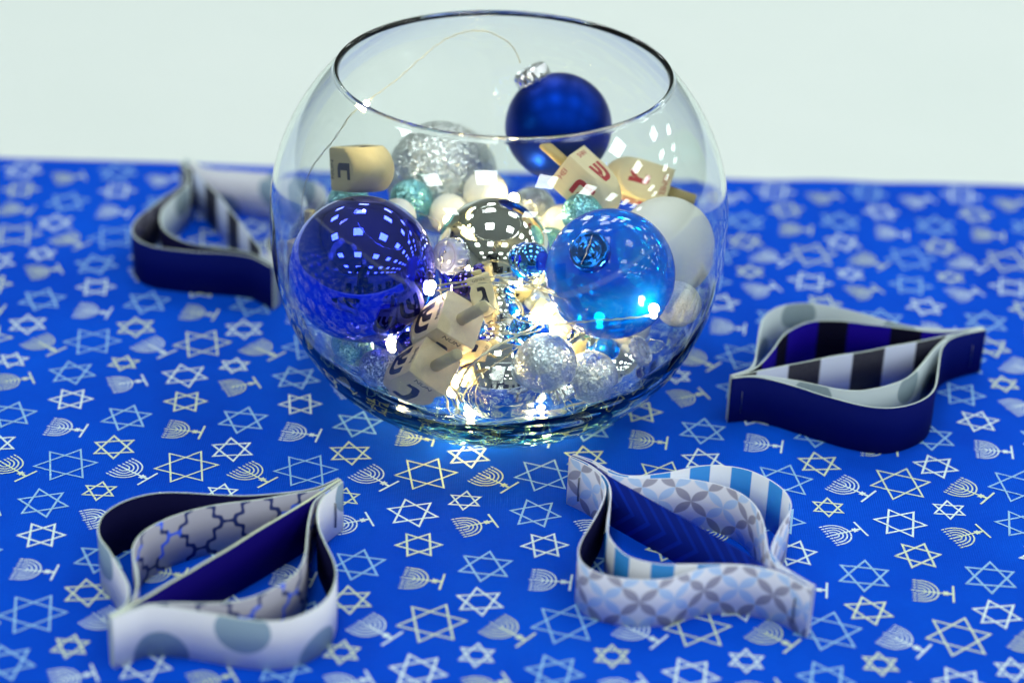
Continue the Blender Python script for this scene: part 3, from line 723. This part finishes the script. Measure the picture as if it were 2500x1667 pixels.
def dreidel(label, top, wv, uv_, faces, wood='pale', ink='black', ls=1., a=.0195, hl=.012, stemw=None):
    """top: centre of the square top; wv: handle direction; uv_: normal of the first face (both right, up, towards viewer)"""
    Z = camdir(*wv); Mx = basis(Vector(top), Z, camdir(*uv_))
    t = thing('dreidel', label, 'dreidel', top, 'wooden dreidels in the glass bowl', M=Mx)
    hs = a/2; zs = [0, -.02*a, -.5*a]+[-.5*a-1.2*a*math.sin(math.pi/2*k/22) for k in range(1, 23)]
    seg = 64; V, Fc = [], []; n = len(zs)
    for i in range(seg):
        th = 2*math.pi*i/seg; sq = hs/max(abs(math.cos(th)), abs(math.sin(th)))
        for z in zs:
            Rt = .7071*a if -z <= .5*a else .7071*a*math.sqrt(max(0, 1-((-z-.5*a)/(1.2*a))**2))
            r = min(sq, Rt)
            if z == 0: r = sq-.0004
            r = min(r, hs*1.36)
            V.append((r*math.cos(th), r*math.sin(th), z))
    for i in range(seg):
        for j in range(n-1):
            p, q = i*n+j, ((i+1) % seg)*n+j; Fc.append((p+1, q+1, q, p))
    Fc.append(tuple(i*n for i in range(seg)))
    wm = WD[wood]
    o = meshobj('body', V, Fc, [wm], t)
    try: o.data.set_sharp_from_angle(angle=rad(25))
    except Exception: pass
    lathe('handle', [(0, -.001), (.0026, -.001), (.00255, hl*.5), (.0026, hl-.0004), (.0021, hl), (0, hl)], [WD['olive'] if stemw is None else WD[stemw]], t, 20)
    # printed letters, top of the letter towards the handle
    for k, ch in enumerate(faces):
        if not ch: continue
        nrm = Vector((math.cos(k*math.pi/2), math.sin(k*math.pi/2), 0)); xax = Vector((0, 0, 1)).cross(nrm)
        for s_, size, zz in ((ch, a*1.05*ls, -.80*a), (NAMES[ch], a*.20, -.16*a)):
            me = text_mesh(s_, size); c = Vector((0, 0, zz))+nrm*(hs+.00003)
            ob = bpy.data.objects.new('printed_letter' if len(s_) == 1 else 'letter_name', me)
            if not me.materials: me.materials.append(None)
            C.objects.link(ob); ob.parent = t
            ob.matrix_local = Matrix(((xax.x, 0, nrm.x, c.x), (xax.y, 0, nrm.y, c.y), (0, 1, 0, c.z), (0, 0, 0, 1)))
            ob.material_slots[0].link = 'OBJECT'; ob.material_slots[0].material = INK[ink]
    return t
SHIN, NUN, GIM, HEI = '\u05e9', '\u05e0', '\u05d2', '\u05d4'
dreidel('pale wooden dreidel leaning on the cobalt bauble, upper of the two in front', at(1127, 778, -.056), (.54, .29, .79), (-.264, -.839, .488), [NUN, GIM, HEI, SHIN], hl=.018)
dreidel('pale wooden dreidel lowest in the bowl, resting against the glass', at(1064, 891.6, -.068), (.54, .29, .79), (-.39, -.816, .566), [NUN, GIM, HEI, SHIN], hl=.018)
dreidel('olive wooden dreidel lying at the back left, above the cobalt bauble', at(803*K, 385*K, .021), (-.45, .10, -.85), (-.85, -.1, .45), [NUN, GIM, HEI, SHIN], 'olive')
dreidel('yellow dreidel with red letters crossing in front of the navy bauble', at(1300*K, 377*K, .018), (-.72, .66, -.09), (-.41, -.33, .85), [HEI, SHIN, NUN, GIM], 'cream', 'red', .8, stemw='yellow', hl=.014, a=.0178)
dreidel('cream dreidel with red letters lying at the back right, handle pointing right', at(1538*K, 440*K, .035), (.90, -.28, .05), (-.05, .15, .97), [GIM, HEI, NUN, GIM], 'cream', 'red', .75, stemw='yellow', hl=.013, a=.018)
dreidel('wooden dreidel standing at the left edge behind the cobalt bauble', at(712*K, 552*K, .012), (.0, .93, .36), (-.55, -.1, .8), [None, GIM, HEI, SHIN], 'pale', hl=.014, a=.017)
dreidel('amber-lit small dreidel at the foot of the bottom silver bauble', at(1050*K, 866*K, -.050), (-.45, .80, .3), (.35, -.2, .9), [GIM, NUN, HEI, SHIN], 'yellow', a=.0090, hl=.003)
dreidel('tiny half-hidden dreidel among the wires below the clear cap', at(1094*K, 632*K, -.040), (-.25, .90, .1), (.1, -.1, .95), [GIM, SHIN, NUN, HEI], 'cream', a=.0105, hl=.002)
dreidel('cream dreidel glowing from the fairy light in the centre of the bowl', at(1262*K, 742*K, -.018), (.35, .5, -.8), (.3, .5, .8), [None, None, HEI, SHIN], 'cream', a=.019, hl=.003)

# ------------------------------------------------------------ fairy lights
LEDM, _, lb = mat('lit_led_resin'); setp(lb, col=(.9, .85, .6), ec=(1, .76, .36), emit=LED_L)
WIREM = simple('thin_silver_wire', (.80, .74, .50), .3, metal=1)
def P3(l): return [at(x*K, y*K, Y) for x, y, Y in l]
FL = thing('fairy_light_string', 'fine silver wire fairy lights with lit warm white bulbs wound through the baubles', 'fairy lights', at(1200*K, 740*K, -.02))
def wire(l, r=.00022, n=10):
    pts = catmull(P3(l), n); pts = [p+Vector((noise.noise(p*300), noise.noise(p*300+Vector((9, 0, 0))), noise.noise(p*300+Vector((0, 9, 0)))))*.0004 for p in pts]
    org = FL.location
    for k in (0, 1):
        q = []
        for i, p in enumerate(pts):
            a = i*.7+k*math.pi; q.append(p+Vector((math.cos(a), 0, math.sin(a)))*.00028-org)
        V, Fc = tube_geo(q, r, 5); meshobj('wire', V, Fc, [WIREM], FL)
def led(p):
    prof = [(.0013*math.sin(math.pi*i/10), -.0021*math.cos(math.pi*i/10)) for i in range(11)]
    ld = bpy.data.lights.new('led_lamp', 'POINT'); ld.energy = LED_W; ld.shadow_soft_size = .0022; ld.color = (1, .76, .36)
    lo = bpy.data.objects.new('led_lamp', ld); C.objects.link(lo); lo.parent = FL; lo.location = p-FL.location+Vector((0, 0, .003))
    o = lathe('led_bulb', prof, [LEDM], FL, 14); o.location = p-FL.location; o.rotation_euler = (random.random()*3, random.random()*3, 0)
wire([(1195, 145, .035), (1180, 112, .036), (1150, 86, .036), (1110, 72, .036), (1060, 76, .034), (1010, 100, .03), (960, 140, .022), (905, 188, .012), (852, 228, 0), (805, 268, -.006), (765, 325, -.006), (722, 378, -.004), (700, 430, -.004), (690, 490, -.004), (690, 560, .0)], .00013)
led(at(842*K, 238*K, -.002))
wire([(1000, 655, -.058), (1060, 648, -.062), (1100, 638, -.064), (1150, 636, -.066), (1210, 648, -.066), (1258, 664, -.064), (1310, 690, -.04), (1375, 745, -.02)])
wire([(1002, 668, -.056), (1070, 655, -.062), (1130, 648, -.066), (1190, 655, -.067), (1262, 672, -.064), (1300, 700, -.05), (1240, 740, -.038)])
wire([(1240, 740, -.040), (1300, 742, -.060), (1360, 734, -.070), (1420, 730, -.074), (1498, 722, -.068)])
wire([(1240, 742, -.040), (1180, 772, -.060), (1120, 805, -.068), (1075, 845, -.070), (1052, 900, -.064), (1050, 955, -.052)], .00042)
wire([(1110, 690, -.050), (1150, 715, -.055), (1200, 735, -.05), (1250, 748, -.044), (1200, 765, -.05), (1140, 760, -.052)])
wire([(1035, 890, -.075), (1045, 935, -.070), (1090, 975, -.062), (1150, 985, -.058), (1240, 965, -.058), (1330, 930, -.056), (1420, 900, -.045)])
wire([(1022, 905, -.070), (1040, 960, -.060), (1110, 990, -.05), (1200, 985, -.05), (1300, 955, -.05)])
wire([(1010, 640, -.055), (1020, 690, -.052), (1060, 700, -.05), (1110, 722, -.05)])
wire([(960, 490, .02), (990, 500, .0), (1010, 515, -.005), (1008, 530, -.01)], .00018)
for x, y, Y in ((1243, 735, -.036), (1262, 722, -.034), (1375, 742, -.012), (1498, 722, -.068), (1078, 968, -.045), (1045, 885, -.060), (1290, 775, -.032), (990, 670, -.040), (1030, 520, .004), (1215, 905, -.02), (1340, 900, -.03), (1180, 470, .02), (900, 800, -.01), (1225, 748, -.040), (1290, 800, -.020)):
    led(at(x*K, y*K, Y))

for i in range(5):                      # the rest of the string lies round the floor of the bowl
    a = rad(206+i*32); rr = .043-.006*(i % 2); led(Vector((rr*math.cos(a)+.002, rr*math.sin(a), .0125+.003*(i % 3))))
